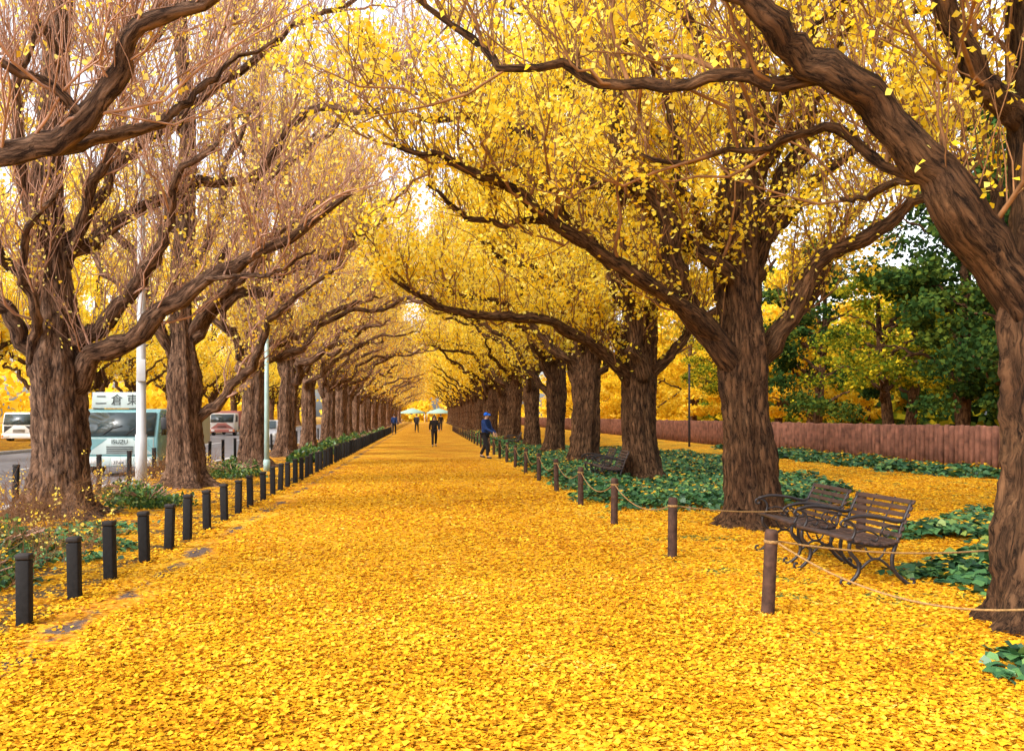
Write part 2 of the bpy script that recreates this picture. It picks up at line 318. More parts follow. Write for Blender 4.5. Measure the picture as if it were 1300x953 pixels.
def gen_limbs(rg,nlow,nup,top,bias,zmin=2.2,rl=1.0):
    out=[]
    for i in range(nlow):
        az=2*PI*i/max(nlow,1)+rg.uniform(-.35,.35); toward=math.cos(az-bias)
        reach=(4.0+1.5*toward)*rg.uniform(.85,1.1); z0=rg.uniform(zmin,zmin+1); rise=rg.uniform(1.8,3.6)
        pts=[]
        for s in (0,.12,.28,.45,.65,.85,1):
            a2=az+.25*math.sin(s*4+i); zz=z0+rise*(math.sin(min(1,s*1.15)*PI/2)**.9)+(.35*s*s)
            pts.append((math.cos(a2)*reach*s,math.sin(a2)*reach*s,zz+rg.uniform(-.16,.16)*(s>0)))
        out.append(limb(rg,pts,rg.uniform(.12,.18)*rl,.02,.09))
    for i in range(nup):
        f=(i+.5)/nup; z0=3.6+(top-4.5)*f; az=i*2.4+rg.uniform(-.4,.4); reach=(3.9*(1-f)+.9)*rg.uniform(.8,1.15)*(1+.3*math.cos(az-bias)); rise=reach*rg.uniform(.6,1.1)
        pts=[(math.cos(az+.2*s)*reach*s,math.sin(az+.2*s)*reach*s,z0+rise*s**.85) for s in (0,.25,.5,.75,1)]
        out.append(limb(rg,pts,(.085*(1-f)+.025)*rl,.012,.06))
    return out
def make_tree(name,seed,x,y,k,top,hero,nlow,nup,bias,mats,nsub,ntwig,nleaf,lsize,label=None,cat='tree',group=None,zmin=2.3,spread=.055,sublen=1.0,rmax=.026,tk=1.0,n2=3,upf=1.0,flare=1.0):
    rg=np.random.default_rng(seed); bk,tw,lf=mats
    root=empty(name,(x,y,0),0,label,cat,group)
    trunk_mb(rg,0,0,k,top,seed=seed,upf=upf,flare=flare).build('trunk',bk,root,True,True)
    L=[]
    for h in hero:
        pts=[np.array(p)-np.array([x,y,0]) for p in h[0]]
        L.append(limb(rg,pts,h[1],h[2],h[3] if len(h)>3 else .05))
    nh=len(L); L+=gen_limbs(rg,nlow,nup,top,bias,zmin=zmin)
    for i,(P,R) in enumerate(L):
        m=MB(); m.tube(P,R,12 if i<nh+nlow else 7,.06,seed+i); m.build('limb',bk,root,True,True)
    LP=np.stack([p for p,_ in L]); LR=np.stack([r for _,r in L])
    s1=spawn(rg,LP,LR,nsub,.12,1,.5*sublen,1.9*sublen,7,.7,.55,.75,.25,.45,rmax,.005,.05)
    s2=spawn(rg,*s1,nsub*n2,.1,1,.35*sublen,1.1*sublen,5,.6,.55,.75,.25,.55,.011,.0035*tk,.05)
    t1=spawn(rg,LP,LR,ntwig//4,.1,1,.35,1.3,5,.3,.9,.5,.15,.4,.007,.0028*tk,.03)
    t2=spawn(rg,*s1,ntwig//4,.1,1,.3,.9,4,.4,.7,.7,.15,.5,.006,.0025*tk,.04)
    t3=spawn(rg,*s2,ntwig//2,.1,1,.2,.65,4,.4,.6,.8,.1,.5,.005,.0025*tk,.04)
    m=MB(); m.batch(*s1,5); m.batch(*s2,3); m.batch(*t1,3); m.batch(*t2,3); m.batch(*t3,3)
    tag(m.build('twigs',tw,root,True),kind='stuff')
    src=np.concatenate([t1[0][:,[0,1,3,4]],t2[0],t3[0],t3[0],s2[0][:,[0,1,3,4]]])
    leaf_cloud(rg,src,nleaf,lsize,spread).build('foliage',lf,root)
    return root
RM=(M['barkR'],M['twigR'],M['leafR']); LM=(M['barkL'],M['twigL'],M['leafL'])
GR='ginkgo trees in the right row'; GL='ginkgo trees in the left row'
def A(seq): return [at(*s) for s in seq]
make_tree('ginkgo_tree',101,4.74,6.7,.97,13,[
 (A([(1310,400,6.7),(1262,315,6.6),(1210,250,6.5),(1160,190,6.4),(1100,130,6.3),(1040,82,6.2),(985,35,6.1),(925,-25,6.0),(860,-80,5.9)]),.18,.05,.03),
 (A([(1060,98,6.25),(1025,102,6.3),(940,103,6.4),(860,97,6.6),(780,98,6.8),(720,93,6.9),(650,78,7.0),(595,48,7.1),(530,-10,7.2)]),.055,.018,.03),
 (A([(1300,150,6.7),(1270,125,6.6),(1232,80,6.5),(1200,10,6.4),(1185,-60,6.3)]),.11,.05,.02),
 (A([(1210,250,6.5),(1150,225,6.7),(1090,180,6.9),(1040,160,7.1),(985,178,7.3),(930,192,7.5),(860,200,7.7),(800,195,7.9)]),.045,.012,.03),
 (A([(1300,330,6.8),(1240,240,7.4),(1190,215,8.0),(1120,240,8.6),(1075,250,9.2)]),.06,.02,.04),
 ],2,9,PI,RM,170,3600,38000,.05,'thick ginkgo at the right edge of the photo, nearest tree of the right row','tree',GR,zmin=4.2,rmax=.018,spread=.07,upf=.72,flare=.55)
make_tree('ginkgo_tree',102,4.68,13,.86,15,[
 (A([(935,470,13),(900,425,12.9),(872,380,12.7),(855,330,12.5),(838,280,12.4),(805,230,12.3),(788,170,12.2),(785,100,12.1),(800,20,12)]),.2,.04,.04),
 (A([(915,440,12.9),(870,398,12.6),(820,358,12.2),(760,322,11.8),(700,282,11.5),(650,245,11.2),(600,215,11),(550,195,10.8),(500,178,10.6)]),.125,.022,.04),
 (A([(860,345,12.5),(800,312,12.8),(740,260,13),(690,215,13.2),(640,190,13.4),(600,150,13.6)]),.08,.02,.04),
 (A([(960,465,13),(1000,405,12.9),(1030,345,12.8),(1070,310,12.7),(1120,285,12.6),(1170,255,12.5),(1240,200,12.4)]),.17,.03,.04),
 (A([(990,430,13),(1040,360,13.4),(1060,300,13.8),(1100,250,14.2),(1130,180,14.6)]),.09,.03,.03),
 (A([(935,350,13),(890,280,12.6),(860,230,12.2),(850,150,11.8),(820,60,11.4)]),.08,.03,.03),
 (A([(950,250,13),(985,190,12.8),(1040,120,12.6),(1080,20,12.4)]),.08,.03,.03),
 (A([(700,282,11.5),(640,285,11.4),(590,270,11.3),(545,235,11.2)]),.045,.015,.03),
 ],2,18,PI,RM,300,6500,70000,.064,'large ginkgo with forked trunk standing behind the pair of near benches','tree',GR,zmin=3,spread=.085,flare=.85)
make_tree('ginkgo_tree',103,5.0,20.5,.98,15,[
 (A([(810,500,20.5),(780,462,20.2),(735,425,19.8),(690,408,19.4),(640,402,19),(590,396,18.6),(545,378,18.3),(500,350,18)]),.17,.03,.04),
 (A([(805,470,20.5),(765,410,20.5),(710,360,20.4),(660,335,20.2),(610,300,20)]),.12,.03,.04),
 (A([(822,490,20.5),(850,450,20.5),(885,412,20.4),(930,380,20.3),(980,330,20)]),.15,.03,.04),
 (A([(812,430,20.5),(780,360,20.2),(770,290,20),(730,230,19.8),(690,180,19.5)]),.11,.03,.04),
 ],3,18,PI,RM,280,4600,52000,.085,'ginkgo rising from the ivy bed behind the middle bench','tree',GR,spread=.1)
make_tree('ginkgo_tree',201,-5.85,14,1.1,14,[
 (A([(85,500,14),(120,455,13.9),(165,425,13.7),(215,392,13.5),(262,352,13.3),(310,325,13.1),(370,300,12.9),(440,250,12.7)]),.19,.03,.04),
 (A([(85,440,14),(130,412,13.8),(172,362,13.5),(198,315,13.3),(208,265,13.1),(235,215,13),(270,180,12.9)]),.14,.03,.04),
 (A([(60,490,14),(20,415,13.8),(-10,380,13.6),(-60,350,13.4)]),.17,.05,.03),
 (A([(65,410,14),(30,350,13.6),(0,320,13.2),(-30,260,12.8)]),.13,.04,.03),
 (A([(75,360,14),(45,290,13.6),(25,210,13.2),(20,120,12.8),(50,30,12.4)]),.12,.03,.03),
 (A([(85,340,14),(110,250,13.7),(145,180,13.4),(165,90,13.2),(215,30,13)]),.1,.03,.03),
 (A([(262,352,13.3),(310,350,13.2),(355,345,13.1),(400,315,13)]),.04,.015,.03),
 (A([(40,460,13.9),(48,400,13.3),(25,350,12.9),(35,290,12.6),(70,240,12.3)]),.08,.03,.03),
 ],1,7,0,LM,190,4600,5500,.06,'broad bare-limbed ginkgo nearest on the left, beside the parked truck','tree',GL,zmin=3.5,rmax=.02,spread=.09,upf=.62)
make_tree('ginkgo_tree',200,-5.9,7,1.0,12,[
 (A([(-400,330,7),(-250,250,6.9),(-120,215,6.8),(0,192,6.7),(60,180,6.7),(108,150,6.6),(145,95,6.6),(175,52,6.5),(235,28,6.5),(310,-15,6.4)]),.13,.035,.03),
 (A([(40,185,6.7),(100,178,6.9),(160,172,7.1),(212,152,7.3),(240,118,7.5),(280,85,7.7),(345,50,7.9)]),.06,.015,.03),
 (A([(108,150,6.6),(60,105,6.5),(20,90,6.4),(-30,60,6.3)]),.04,.02,.02),
 ],1,3,PI,LM,70,1700,2400,.05,'near ginkgo whose bare boughs reach in from the upper left corner','tree',GL,zmin=5,rmax=.013)
make_tree('ginkgo_tree',202,-5.45,20,.95,15,[
 (A([(245,540,20),(285,500,19.8),(325,455,19.6),(345,405,19.4),(385,365,19.2),(430,330,19)]),.13,.03,.04),
 (A([(238,440,20),(270,385,19.8),(310,350,19.6),(350,300,19.4),(400,260,19.2),(455,225,19)]),.15,.03,.04),
 (A([(225,450,20),(190,390,19.8),(170,330,19.6),(130,280,19.4),(100,220,19.2)]),.15,.03,.04),
 (A([(235,350,20),(275,280,19.8),(290,200,19.6),(330,130,19.4)]),.11,.03,.04),
 ],2,11,0,LM,220,4000,10500,.08,'second ginkgo in the left row, right of the grey lamp pole','tree',GL,spread=.1,upf=.68)
protoR=[];protoL=[]
for i in range(3):
    protoR.append(make_tree('ginkgo_tree',300+i,4.9,27.5+7*i,[1.05,.92,.88][i],16,[],6,17,PI,RM,200,2400,27000,.115,None,'tree',GR,spread=.13,sublen=1.15,tk=1.3))
    protoL.append(make_tree('ginkgo_tree',400+i,-5.4,27.3+7*i,[.95,.88,.82][i],16,[],6,16,0,LM,190,3000,12000,.11,None,'tree',GL,spread=.12,sublen=1.15,tk=1.3,upf=.75))
farR=[make_tree('ginkgo_tree',500+i,4.9,62.5+7*i,.85,16,[],6,12,PI,RM,110,600,9500,.2,None,'tree',GR,spread=.2,sublen=1.2,tk=2,n2=2) for i in range(2)]
farL=[make_tree('ginkgo_tree',600+i,-5.4,62.3+7*i,.82,16,[],6,12,0,LM,120,1000,6000,.18,None,'tree',GL,spread=.2,sublen=1.2,tk=2.2,n2=2) for i in range(2)]
rr=random.Random(5)
for k in range(23):
    for side,pr,fr,x0,nm in ((1,protoR,farR,4.9,'right'),(-1,protoL,farL,-5.4,'left')):
        y=27.5+7*k+rr.uniform(-.4,.4)*(k>2)
        if k<3: o=pr[k]
        elif k<5: o=copy_tree(pr[rr.randrange(3)])
        elif k<7: o=fr[k-5]
        else: o=copy_tree(fr[rr.randrange(2)])
        o.location=(x0+rr.uniform(-.15,.15),y,0)
        if k>=3: o.rotation_euler=(0,0,rr.uniform(-.45,.45)); s=rr.uniform(.93,1.08); o.scale=(s,s,s*rr.uniform(.95,1.05))
        n=k+4 if side>0 else k+3
        o['label']='ginkgo tree, %s trunk from the near end of the %s row'%(ordn(n),nm)
for k in range(17):
    o=copy_tree(farR[k%2]); o.location=(-20.6+rr.uniform(-.3,.3),15+8*k+rr.uniform(-.5,.5),0); o.rotation_euler=(0,0,rr.uniform(0,6)); s=rr.uniform(.9,1.1); o.scale=(s,s,s)
    tag(o,'yellow ginkgo across the road, %s from the left in the far row'%ordn(k+1),'tree','ginkgo trees across the road')

# woodland trees behind the fence
def wood_tree(seed,mat,h,rad,zlow,n,size,name='broadleaf_tree'):
    rg=np.random.default_rng(seed); root=empty(name)
    m=MB(); z=np.linspace(-.1,h*.85,14); P=np.stack([.25*np.sin(z*.4+seed),.2*np.cos(z*.5),z],1); m.tube(P,np.interp(z,[0,.5,2,h],[.34,.24,.2,.04]),14,.06,seed); 
    m.build('trunk',M['barkR'],root,True,True)
    L=[]; 
    for i in range(12):
        z0=zlow*.75+(h-zlow)*.7*i/12; az=i*2.4; re=rad*rg.uniform(.6,1.)*(1-.5*i/12)
        L.append(limb(rg,[(0,0,z0),(math.cos(az)*re*.4,math.sin(az)*re*.4,z0+re*.35),(math.cos(az)*re,math.sin(az)*re,z0+re*.6)],.09,.02))
    m=MB()
    for P,R in L: m.tube(P,R,6,.04,seed)
    m.build('branches',M['barkR'],root,True,True)
    nc=60; cc=[]
    for i in range(nc):
        f=rg.random(); z0=zlow+(h-zlow)*f; az=rg.uniform(0,6.28); r=rad*math.sqrt(max(.05,1-(f*1.0)**1.6))*rg.uniform(.35,1)
        cc.append((math.cos(az)*r,math.sin(az)*r,z0))
    cc=np.array(cc); rc=rg.uniform(.5,1.15,nc)*rad*.27; i=rg.integers(0,nc,n); u=unit(rg,n)*(rg.random((n,1))**.5); u[:,2]*=.55
    p=cc[i]+u*rc[i][:,None]; a=norm(unit(rg,n)+[0,0,-.4]); b=norm(np.cross(a,unit(rg,n)))
    mb=MB(); mb.leaves(p,rg.uniform(.7,1.3,n)*size,a,b); mb.build('crown',mat,root); return root
WT=[wood_tree(1,M['green'],12,3.6,2.6,14000,.16,'evergreen_tree'),wood_tree(2,M['green'],10,3.2,1.6,12000,.15,'evergreen_tree'),wood_tree(3,M['lime'],7.5,3.0,2.8,9500,.13,'maple_tree'),wood_tree(4,M['orange'],11,4,1.8,13000,.19,'autumn_tree')]
spots=[(0,18.9,26),(1,20.2,30.5),(2,18.6,36),(2,22,40),(1,19.6,44),(3,21,49),(2,24,31),(2,18.5,53),(2,22.5,56),(3,19,63),(0,25,66),(3,18.5,73),(3,21,84),(3,18.2,97),(3,19,112),(2,26,43),(1,26,24),(3,27,54),(0,20,33)]
used=set()
WL={0:('tall dark evergreen tree','evergreen tree'),1:('bushy dark green tree','evergreen tree'),2:('yellow green maple','maple tree'),3:('orange yellow autumn tree','tree')}
for q,(k,x,y) in enumerate(sorted(spots,key=lambda s:s[2])):
    o=WT[k] if k not in used else copy_tree(WT[k]); used.add(k)
    o.location=(x,y,0); o.rotation_euler=(0,0,rr.uniform(0,6)); s=rr.uniform(.9,1.12); o.scale=(s,s,s)
    tag(o,'%s, %s nearest of the trees behind the red fence'%(WL[k][0],ordn(q+1)),WL[k][1],'woodland trees behind the fence')
def wood_mass(name,label,mat,x0,x1,y0,y1,h,n,size,seed):
    rg=np.random.default_rng(seed); nc=int(n/120); cx=rg.uniform(x0,x1,nc);cy=rg.uniform(y0,y1,nc);cz=rg.uniform(0,h,nc)*rg.uniform(.6,1,nc)
    i=rg.integers(0,nc,n); p=np.stack([cx[i],cy[i],cz[i]],1)+rg.normal(0,1,(n,3))*[1.2,1.2,.7]; p[:,2]=np.abs(p[:,2])
    a=unit(rg,n); b=norm(np.cross(a,unit(rg,n))); mb=MB(); mb.leaves(p,rg.uniform(.7,1.3,n)*size,a,b)
    return tag(mb.build(name,mat),label,'woodland',kind='stuff')
wood_mass('woodland','dense dark woodland filling the park behind the red fence',M['green'],28,34,0,52,9,19000,.5,1)
wood_mass('woodland','green and gold woodland behind the middle of the fence',M['lime'],27,34,48,90,9,14000,.55,5)
wood_mass('woodland','orange yellow woodland behind the far end of the fence',M['orange'],24,32,85,190,10,20000,.6,2)
wood_mass('woodland','hazy yellow woodland beyond the far side of the road',M['orange'],-36,-27,5,200,7.5,20000,.6,3)
wood_mass('woodland','yellow trees closing the far end of the avenue',M['orange'],-26,26,215,235,12,12000,.8,4)

# ---------------------------------------------------------------- ivy and shrubs
def inpoly(px,py,poly):
    c=np.zeros(len(px),bool); n=len(poly)
    for i in range(n):
        x1,y1=poly[i];x2,y2=poly[(i+1)%n]
        if y1==y2: continue
        c^=((y1>py)!=(y2>py))&(px<(x2-x1)*(py-y1)/(y2-y1)+x1)
    return c
def edist(px,py,poly):
    d=np.full(len(px),1e9); n=len(poly)
    for i in range(n):
        a=np.array(poly[i]);b=np.array(poly[(i+1)%n]);ab=b-a; t=np.clip(((px-a[0])*ab[0]+(py-a[1])*ab[1])/(ab@ab),0,1)
        d=np.minimum(d,np.hypot(px-a[0]-t*ab[0],py-a[1]-t*ab[1]))
    return d
def ivy(label,poly,n,size,hm,seed,name='ivy_patch',patchy=0.,yel=.06):
    rg=np.random.default_rng(seed); P=np.array(poly); x=rg.uniform(P[:,0].min()-.3,P[:,0].max()+.3,n*2); y=rg.uniform(P[:,1].min()-.3,P[:,1].max()+.3,n*2)
    xx=x+.25*np.sin(y*2.3)+.15*np.sin(y*5+1); yy=y+.25*np.sin(x*2.7)
    k=inpoly(xx,yy,poly)&((np.sin(x*4.3+y*2.1+seed)+np.sin(y*5.1-x*2.2)+rg.normal(0,.4,len(x)))>-2+patchy); x,y,xx,yy=x[k][:n],y[k][:n],xx[k][:n],yy[k][:n]; d=edist(xx,yy,poly)
    h=hm*np.clip(d/.45,.12,1)*(.75+.25*np.sin(x*3.1+y*1.7)*np.sin(y*2.9-x)); k=rg.random(len(x))<np.clip(d/.25,.25,1); x,y,h=x[k],y[k],h[k]; q=len(x)
    z=h*rg.uniform(.35,1,q)+.02; th=rg.uniform(0,6.28,q)
    a=norm(np.stack([np.cos(th),np.sin(th),rg.normal(-.25,.3,q)],1)); u=norm(np.stack([rg.normal(0,.45,q),rg.normal(-.25,.45,q),np.ones(q)],1)); b=norm(np.cross(u,a))
    mb=MB(); s=rg.uniform(.65,1.25,q)*size; p=np.stack([x,y,z],1)
    sz=s[:,None]; nr=np.cross(a,b)
    V=np.stack([p,p+sz*(.25*a-.55*b-.08*nr),p+sz*(.62*a-.32*b),p+sz*(1.05*a-.1*nr),p+sz*(.62*a+.32*b),p+sz*(.25*a+.55*b-.08*nr)],1)
    i0=(np.arange(q)*6)[:,None]; mb.add(V,np.concatenate([i0+[0,3,2,1],i0+[0,5,4,3]]))
    o=tag(mb.build(name,M['ivy']),label,'ivy',kind='stuff')
    if patchy==0:
        c=P.mean(0); s2=MB(); Pi=c+(P-c)*.93; m=len(Pi)
        s2.add([(c[0],c[1],.03)]+[(a_,b_,.012) for a_,b_ in Pi],None,[(0,i+1,(i+1)%m+1) for i in range(m)]); s2.build('soil',M['soil'],o)
    k=rg.random(q)<yel; nn=k.sum(); th=rg.uniform(0,6.28,nn); a=norm(np.stack([np.cos(th),np.sin(th),rg.normal(0,.3,nn)],1)); b=norm(np.cross(np.tile(UP,(nn,1)),a))
    fl=MB(); fl.leaves(np.stack([x[k],y[k],h[k]+.05],1),np.full(nn,size*.62),a,b); fl.build('fallen_leaves',M['fallen'],o)
    return o
ivy('large bed of dark ivy around the ginkgo trunks right of the path',[(2.95,16.2),(3.3,14.9),(4.2,14.4),(5.2,14.9),(6.6,15.0),(8.3,17.2),(9.2,19.5),(9.4,24),(10.8,29),(10.5,35),(8,40),(6,44),(3.6,44),(3.1,36),(3.1,24)],52000,.11,.3,1,yel=.035)
ivy('strip of ivy along the foot of the red fence',[(13.2,23),(15.3,22),(15.3,45),(14.2,44),(13.0,34)],9000,.15,.3,2,patchy=.8)
ivy('ivy clump behind the near benches at the right',[(6.2,11.2),(7.6,10.6),(9.4,11.0),(9.8,13),(8.4,14),(6.9,13)],4400,.12,.25,3,patchy=.9)
ivy('ivy clump on the ground right of the near bench',[(4.7,8.2),(5.2,7.3),(6.6,7.6),(7.2,9.3),(6.2,9.9),(5.2,9.5)],4400,.115,.24,4,patchy=.7)
ivy('few ivy leaves in the lower right corner',[(3.3,5.35),(3.55,5.0),(4.3,4.6),(4.9,5.2),(4.2,5.8),(3.6,5.75)],800,.1,.18,5,patchy=.7)
ivy('ivy strip beyond the main bed near the far benches',[(3.2,46),(5.5,45),(6,70),(3.3,80)],9000,.2,.35,6)
ivy('patch of low ivy on the left verge behind the near bollards',[(-5.9,9.2),(-4.2,7.6),(-3.5,8.6),(-3.6,11.5),(-4.3,13.5),(-5.4,12.5)],3200,.07,.14,7,patchy=1.3)
def shrub(name,label,x,y,rx,ry,h,n,size,seed):
    rg=np.random.default_rng(seed); root=empty(name,(x,y,0),0,label,'shrub','low shrubs on the left verge')
    u=unit(rg,n)*(rg.random((n,1))**.35); u*=1+.22*np.sin(u[:,:1]*6+seed)*np.sin(u[:,1:2]*5); p=u*[rx,ry,h]; p[:,2]=np.abs(p[:,2])*(.8+.3*np.sin(p[:,0]*5+seed)); 
    a=norm(u*.6+unit(rg,n)*.7+[0,0,.3]); b=norm(np.cross(a,unit(rg,n))); m=MB(); m.leaves(p,rg.uniform(.6,1.3,n)*size,a,b); m.build('foliage',M['shrub'],root)
    m=MB(); k=30; th=rg.uniform(0,6.28,k); P=np.zeros((k,4,3)); t=np.linspace(0,1,4); P[:,:,0]=np.cos(th)[:,None]*rx*.8*t; P[:,:,1]=np.sin(th)[:,None]*ry*.8*t; P[:,:,2]=h*.8*t**.7; m.batch(P,np.full((k,4),.008),4); m.build('stems',M['twigL'],root)
S=[(-5.05,10.3,.75,.6,.32,'at the left edge behind the first black posts'),(-4.3,8.2,.5,.8,.2,'close behind the first two black posts'),(-4.9,15.6,.75,.7,.38,'in front of the grey lamp pole'),(-5.6,17,.6,.6,.36,'left of the grey lamp pole base'),(-5.0,23,.85,.9,.4,'between the second and third left trees'),(-5.6,24.6,.6,.6,.4,'below the pale teal pole'),(-4.2,31,.6,1.6,.45,'beside the third left tree'),(-4.1,37.5,.6,1.8,.5,'beside the fourth left tree'),(-4.0,45,.6,2.5,.5,'beside the fifth left tree'),(-4.0,53,.6,2.8,.55,'beside the sixth left tree'),(-4.0,63,.6,3.5,.55,'beside the seventh left tree'),(-4.0,76,.6,4,.6,'far down the left row')]
for i,(x,y,rx,ry,h,d) in enumerate(S): shrub('low_shrub','low green shrub %s'%d,x,y,rx,ry,h,1700 if i!=1 else 700,.06 if y<30 else .12,20+i)
def twiggy(x,y,w,dp,h,n,label,seed):
    rg=np.random.default_rng(seed); root=empty('twiggy_hedge',(x,y,0),0,label,'hedge','bare hedges by the road')
    s=np.stack([rg.uniform(-w,w,n),rg.uniform(-dp,dp,n),np.zeros(n)],1); d=norm(np.stack([rg.normal(0,.6,n),rg.normal(0,.6,n),np.ones(n)],1)); L=rg.uniform(.5,1,n)*h; u=np.linspace(0,1,6)
    P=s[:,None]+d[:,None]*(L[:,None]*u)[:,:,None]+np.cumsum(rg.normal(0,.03,(n,6,3)),1)*h; R=np.full((n,6),.006)*(1-u*.6); m=MB(); m.batch(P,R,4)
    t=spawn(rg,P,R,n*5,.2,1,.15,.55,5,.5,.3,.8,.0,.5,.003,.0015,.05); m.batch(*t,3); m.build('stems',M['twigR'],root)
    leaf_cloud(rg,t[0],n*3,.04,.04).build('foliage',M['leafL'],root)
twiggy(-6.1,12.6,1.2,.5,.7,110,'bare brown twiggy hedge in front of the nearest left trunk',1)
twiggy(-6.4,16.3,1.0,1.2,.75,120,'bare brown hedge between the nearest left trunk and grey pole',2)
twiggy(-6.2,21.8,.9,1.2,.75,110,'bare brown hedge beside the second left trunk',3)
twiggy(-4.6,9.4,.8,1.6,.4,80,'low scraggly twigs behind the first black posts',4)

# ---------------------------------------------------------------- posts, ropes
def post(name,mat,r,h,square=False,cap=None):
    root=empty(name); m=MB()
    if square:
        m.box(-r,r,-r,r,-.1,h-.05)
        m.build('shaft',mat,root,bevel=.012); m=MB(); m.box(-r-.004,r+.004,-r-.004,r+.004,h-.048,h-.0); m.build('cap',cap,root,bevel=.012)
    else:
        z=[-.1,.0,.05,h*.5,h-.03,h-.008,h]; R=[r,r,r*1.0,r*.98,r,r*.93,r*.75]
        m.tube([(0,0,a) for a in z],R,18,.012,3); m.build('shaft',mat,root,True)
        m=MB(); m.tube([(0,0,h-.108),(0,0,h-.102),(0,0,h-.088),(0,0,h-.082)],[r*1.02,r*1.12,r*1.12,r*1.02],18); m.build('rope_collar',M['rope'],root,True)
    return root
pl=post('path_bollard',M['postL'],.052,.56,True,M['cap'])
ys=[6.77,7.75,8.68,9.66,10.6,11.4,12.45,13.5,14.5,15.5,16.7,17.8]; 
while len(ys)<72: ys.append(ys[-1]+1.03)
for i,y in enumerate(ys):
    o=pl if i==0 else copy_tree(pl); o.location=(-3.07+rr.uniform(-.02,.02),y,0); o.rotation_euler=(rr.uniform(-.025,.025),rr.uniform(-.03,.03),rr.uniform(-.1,.1)); s=rr.uniform(.96,1.05); o.scale=(1,1,s)
    tag(o,'short black bollard, %s from the camera along the left path edge'%ordn(i+1),'bollard','black bollards along the left edge of the path')
pr_=post('rope_post',M['postR'],.052,.68)
yr=[7.17,9.94,13.0,15.8,18.7,21.6]; 
while len(yr)<30: yr.append(yr[-1]+2.85)
RP=[(2.77,y) for y in yr]
extra=[(4.35,5.2),(5.2,10.6),(5.9,7.7)]
for i,(x,y) in enumerate(RP+extra):
    o=pr_ if i==0 else copy_tree(pr_); o.location=(x,y,0); o.rotation_euler=(rr.uniform(-.02,.02),rr.uniform(-.05,.03),rr.uniform(0,6))
    if i<30: lb='round brown post, %s from the camera along the right path edge'%ordn(i+1)
    else: lb=['brown post out at the near right corner in front of the big trunk','brown post behind the far one of the near benches','brown post hidden behind the nearest right trunk'][i-30]
    tag(o,lb,'post','brown posts holding the rope')
def rope(p,q,sag,label,r=.008):
    t=np.linspace(0,1,22); P=np.outer(1-t,p)+np.outer(t,q); P[:,2]-=sag*4*t*(1-t)
    m=MB(); m.tube(P,r,8); tag(m.build('rope',M['rope'],None,True),label,'rope','ropes strung between the brown posts')
zr=.585
for i in range(1,29):
    rope((2.77,RP[i][1]+.05,zr),(2.77,RP[i+1][1]-.05,zr),rr.uniform(.16,.26),'rope sagging from the %s to the %s brown post of the right row'%(ordn(i+1),ordn(i+2)))
rope((2.82,7.13,zr),(4.3,5.24,zr),.31,'rope sagging from the nearest brown post toward the lower right')
rope((2.82,9.95,zr),(5.15,10.6,zr),.1,'rope running from the second brown post past the big trunk')
rope((2.82,7.2,zr),(5.85,7.68,zr),.14,'rope running behind the near bench from the nearest brown post')
rb=post('roadside_post',M['postL'],.045,.78,True,M['cap'])
for i in range(26):
    o=rb if i==0 else copy_tree(rb); o.location=(-6.85,12.9+1.9*i,0); o.rotation_euler=(rr.uniform(-.02,.02),rr.uniform(-.03,.03),0)
    tag(o,'dark post by the road kerb, %s from the camera'%ordn(i+1),'post','dark posts along the road kerb')

# ---------------------------------------------------------------- benches
def bench():
    root=empty('park_bench'); L=.5
    def ct(pts,n=18): return catmull(pts,n)
    for s in(-1,1):
        x=s*(L-.04)
        f=lambda pts:[(x,p[0],p[1]) for p in pts]
        m=MB(); m.tube(ct(f([(-.30,.0),(-.25,.03),(-.17,.12),(-.17,.22),(-.25,.32),(-.25,.41)])),[.019]*18,8); m.tube(ct(f([(-.30,.0),(-.335,.02),(-.33,.06),(-.30,.06)]),8),.013,8); m.build('leg',M['iron'],root,True)
        m=MB(); m.tube(ct(f([(.34,0),(.28,.04),(.18,.14),(.16,.26),(.2,.4)])),[.019]*18,8); m.tube(ct(f([(.34,0),(.375,.02),(.37,.06),(.34,.06)]),8),.013,8); m.build('leg',M['iron'],root,True)
        m=MB(); m.tube(ct(f([(-.27,.42),(-.1,.385),(.08,.37),(.2,.40),(.26,.58),(.36,.80)])),.017,8)
        m.tube(ct(f([(-.17,.14),(-.05,.24),(.05,.24),(.17,.14)])),.013,8); m.tube(ct(f([(-.1,.36),(-.06,.28),(0,.25),(.06,.28),(.1,.36)])),.010,8); m.build('side_frame',M['iron'],root,True)
        m=MB(); m.tube(ct(f([(-.25,.41),(-.2,.5),(-.22,.58),(-.3,.62),(-.34,.585),(-.31,.555),(-.285,.58)])),.013,8)
        m.tube(ct(f([(-.3,.625),(-.15,.655),(.05,.635),(.2,.6),(.285,.62)])),.018,8); m.tube(ct(f([(-.2,.5),(-.08,.52),(.02,.47),(0,.42),(-.05,.44)])),.009,8); m.tube(ct(f([(.24,.55),(.12,.56),(.06,.51),(.1,.46),(.14,.49)])),.009,8); m.build('armrest',M['iron'],root,True)
    m=MB(); ss=ct([(0,-.27,.44),(0,-.1,.405),(0,.08,.39),(0,.19,.415)],7)
    for p in ss: m.box(-L,L,p[1]-.025,p[1]+.025,p[2]-.012,p[2]+.014)
    m.build('seat',M['slat'],root,bevel=.006)
    m=MB(); 
    for k in range(6):
        t=k/5; y=.215+.13*t; z=.475+.31*t
        c=np.array([[y-.012,z-.02],[y+.008,z-.024],[y+.028,z+.016],[y+.01,z+.02]]); m.prism([tuple(q) for q in c],-L,L)
    m.build('backrest',M['slat'],root,bevel=.005)
    for x in(-.16,.16): m=MB(); m.tube([(x,.22,.42),(x,.27,.6),(x,.375,.81)],.009,6); m.build('back_brace',M['iron'],root,True)
    return root
b0=bench()
